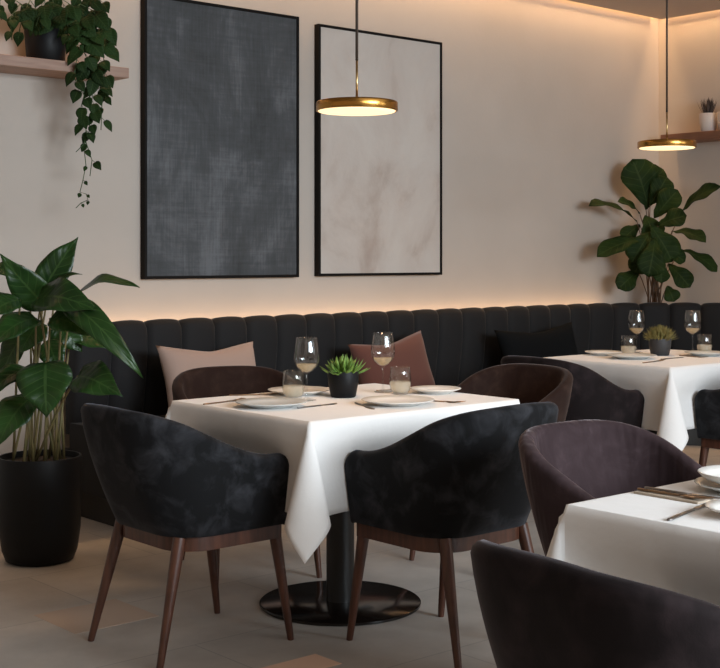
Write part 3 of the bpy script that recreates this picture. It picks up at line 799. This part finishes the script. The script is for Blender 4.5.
for i, (B, T, w, z0, z1, fc) in enumerate(FIG):
    P0, P1 = at(*B, z0), at(*T, z1)
    for P in (P0, P1): P.y = min(P.y, WY - .06); P.x = min(P.x, WX - .04)
    N = Vector((0, 0, 1)) * (1 - fc * .8) + TOCAM * fc
    leaf(b, P0, P1, w * 9.25 / FOC, N, 0.10, 'fiddle', 0.2, 0.12, rnd.uniform(0, 6), 12)
    S0 = loc + Vector((rnd.uniform(-.06, .06), rnd.uniform(-.05, .05), .75))
    mid = Vector((lerp(S0.x, P0.x, .3), lerp(S0.y, P0.y, .3), lerp(S0.z, P0.z, .6)))
    pts = [S0.lerp(mid, k / 5).lerp(mid.lerp(P0, k / 5), k / 5) - loc for k in range(6)]
    sb.tube(pts, [.0055, .005, .0045, .004, .004, .003], 6)
finish_leaves(b, 'foliage', M['leaf_fig'], t, loc)
sb.build('stem', M['stem_brown'], t)

# trailing plant on the left shelf
loc = Vector((3.0, 5.81, 2.2485))
t = tag(empty('trailing_plant', loc), 'trailing vine plant in a dark pot on the left wall shelf', 'plant')
pot_mesh([(0, 0), (.085, 0), (.092, .006), (.104, .15), (.101, .155), (.094, .155), (.092, .135), (0, .13)], 'pot', 'pot_black', t)
lathe_obj('soil', [(0, .142), (.09, .136)], M['soil'], t, 24)
b = MB(); sb = MB()
def vine(pts, Y, sizes, step, jitter):
    P = [at_y(x, y, Y + dy) for x, y, dy in pts]
    sb.tube([p - loc for p in P], .0022, 5)
    k = 0
    for i in range(len(P) - 1):
        seg = (P[i + 1] - P[i]).length; m_ = max(1, int(seg / step))
        for q in range(m_):
            f = (i + q / m_) / (len(P) - 1); c = P[i].lerp(P[i + 1], q / m_)
            s = lerp(sizes[0], sizes[1], f) * rnd.uniform(.75, 1.2)
            side = 1 if k % 2 else -1; k += 1
            dirv = Vector((SA * side * rnd.uniform(.2, .9), -CA * side * rnd.uniform(.2, .9), -1)) + Vector((rnd.uniform(-.3, .3), rnd.uniform(-.4, .1), 0))
            st = c + dirv.normalized() * s * .3 + Vector((0, -.01, 0))
            sb.tube([c - loc, st - loc], .0012, 4)
            leaf(b, st, st + dirv.normalized() * s, s * rnd.uniform(.33, .45), TOCAM + Vector((rnd.uniform(-.6, .6), rnd.uniform(-.3, .3), .5)), .08, 'heart', .15, 0, 0, 7)
ys = 5.665
vine([(60, 18, .06), (82, 8, .02), (96, 24, 0), (100, 50, 0), (94, 76, 0), (92, 100, 0), (90, 122, 0), (88, 140, 0)], ys, (.095, .06), .035, 0)
vine([(62, 14, .06), (88, -2, .02), (108, 22, 0), (112, 34, 0)], ys, (.09, .05), .045, 0)
vine([(66, 20, .05), (78, 22, .0), (78, 50, 0), (74, 78, 0), (84, 95, 0), (80, 112, 0), (86, 130, 0), (86, 142, 0), (76, 152, 0)], ys, (.09, .05), .042, 0)
vine([(70, 18, .05), (98, 30, 0), (104, 60, 0), (105, 85, 0), (102, 105, 0), (101, 130, 0)], ys, (.09, .06), .05, 0)
vine([(86, 130, 0), (84, 148, 0), (86, 165, 0), (83, 180, 0), (80, 192, 0), (86, 194, 0), (88, 200, 0), (81, 203, 0), (76, 208, 0)], ys, (.045, .012), .10, 0)
vine([(86, 142, 0), (92, 160, 0), (90, 176, 0)], ys, (.05, .045), .10, 0)
vine([(34, 16, .06), (20, 4, .02), (10, 18, 0), (12, 40, 0)], ys, (.085, .06), .035, 0)
vine([(40, 14, .06), (30, 0, .02), (22, 18, 0), (18, 38, 0)], ys, (.085, .06), .035, 0)
vine([(46, 14, .0), (44, -6, -.03), (40, 14, -.05), (36, 26, -.05)], ys + .02, (.09, .06), .035, 0)
vine([(52, 14, .0), (60, -6, -.03), (66, 14, -.05), (70, 40, -.05)], ys + .02, (.09, .06), .035, 0)
vine([(50, 14, .05), (52, -8, .0), (54, 6, -.04), (56, 22, -.05)], ys + .02, (.09, .06), .035, 0)
vine([(30, 10, .05), (6, -6, .0), (-6, 8, 0), (2, 20, 0)], ys + .02, (.085, .05), .045, 0)
vine([(64, 18, .05), (80, 4, .0), (100, 14, -.01), (112, 44, -.01)], ys, (.11, .09), .04, 0)
vine([(66, 22, .05), (82, 28, .0), (84, 52, -.01), (94, 74, -.01), (100, 92, 0)], ys, (.11, .08), .035, 0)
vine([(50, 16, .03), (60, -2, -.02), (82, 12, -.02), (90, 40, -.02)], ys, (.11, .09), .035, 0)
vine([(70, 8, .05), (84, -12, .0), (100, 0, 0), (102, 14, 0)], ys + .02, (.085, .05), .04, 0)
finish_leaves(b, 'foliage', M['leaf_ivy'], t, loc)
sb.build('stem', M['stem_green'], t)

# ------------------------------------------------------------------ daylight and fill
KEY, FILL, AMB = 222.0, 20.0, 0.37
area('window_and_fill_light', (3.6, -2.7, 2.3), (3.2, 1.5), KEY, (0.80, 0.91, 1.0), (-0.08, 0.95, -0.30), spread=130)
area('window_and_fill_light', (7.0, -1.8, 1.9), (1.5, 1.5), 28, (0.86, 0.93, 1.0), (0.05, 1.0, -0.05))
area('window_and_fill_light', (1.2, -2.6, 2.5), (1.6, 1.4), 24, (0.80, 0.91, 1.0), (0.17, 0.90, -0.40), spread=110)  # added fill panel to brighten the front floor, not a known window
area('ceiling_bounce', (3.6, 1.8, 3.05), (4.0, 3.0), FILL, (1.0, 0.95, 0.89), (0, 0.15, -1))
w = bpy.data.worlds.new('world'); SC.world = w; w.use_nodes = True
bg = w.node_tree.nodes['Background']; bg.inputs['Color'].default_value = (1.0, 0.775, 0.58, 1); bg.inputs['Strength'].default_value = AMB

# ------------------------------------------------------------------ repeats share a group phrase
GROUPS = {'tub_chair': 'velvet tub chairs around the tables', 'dining_table': 'pedestal dining tables', 'tablecloth': 'white tablecloths',
          'plate': 'plates laid on the tables', 'wine_glass': 'wine glasses on the tables', 'tumbler': 'stemless tumblers on the tables',
          'table_fork': 'forks on the tables', 'table_knife': 'knives on the tables', 'throw_pillow': 'throw pillows on the bench',
          'pendant_lamp': 'brass pendant lamps', 'abstract_painting': 'framed abstract paintings', 'wall_shelf': 'wooden wall shelves',
          'led_strip': 'warm light strips'}
for o in list(COL.objects):
    if o.parent is None and 'category' in o:
        g = GROUPS.get(o.name.split('.')[0])
        if g: o['group'] = g
for o in COL.objects:
    if o.get('label', '').startswith(('dusky spiky', 'white pot cut')): o['group'] = 'white potted plants on the right shelf'

# ------------------------------------------------------------------ view
SC.view_settings.view_transform = 'Standard'; SC.view_settings.look = 'None'
SC.view_settings.gamma = 1; SC.view_settings.exposure = 0.0; SC.view_settings.use_curve_mapping = False
SC.cycles.use_denoising = True
SC.cycles.max_bounces = 10; SC.cycles.transmission_bounces = 10
SC.cycles.sample_clamp_indirect = 4.0; SC.cycles.blur_glossy = 0.5
SC.cycles.caustics_refractive = False; SC.cycles.caustics_reflective = False
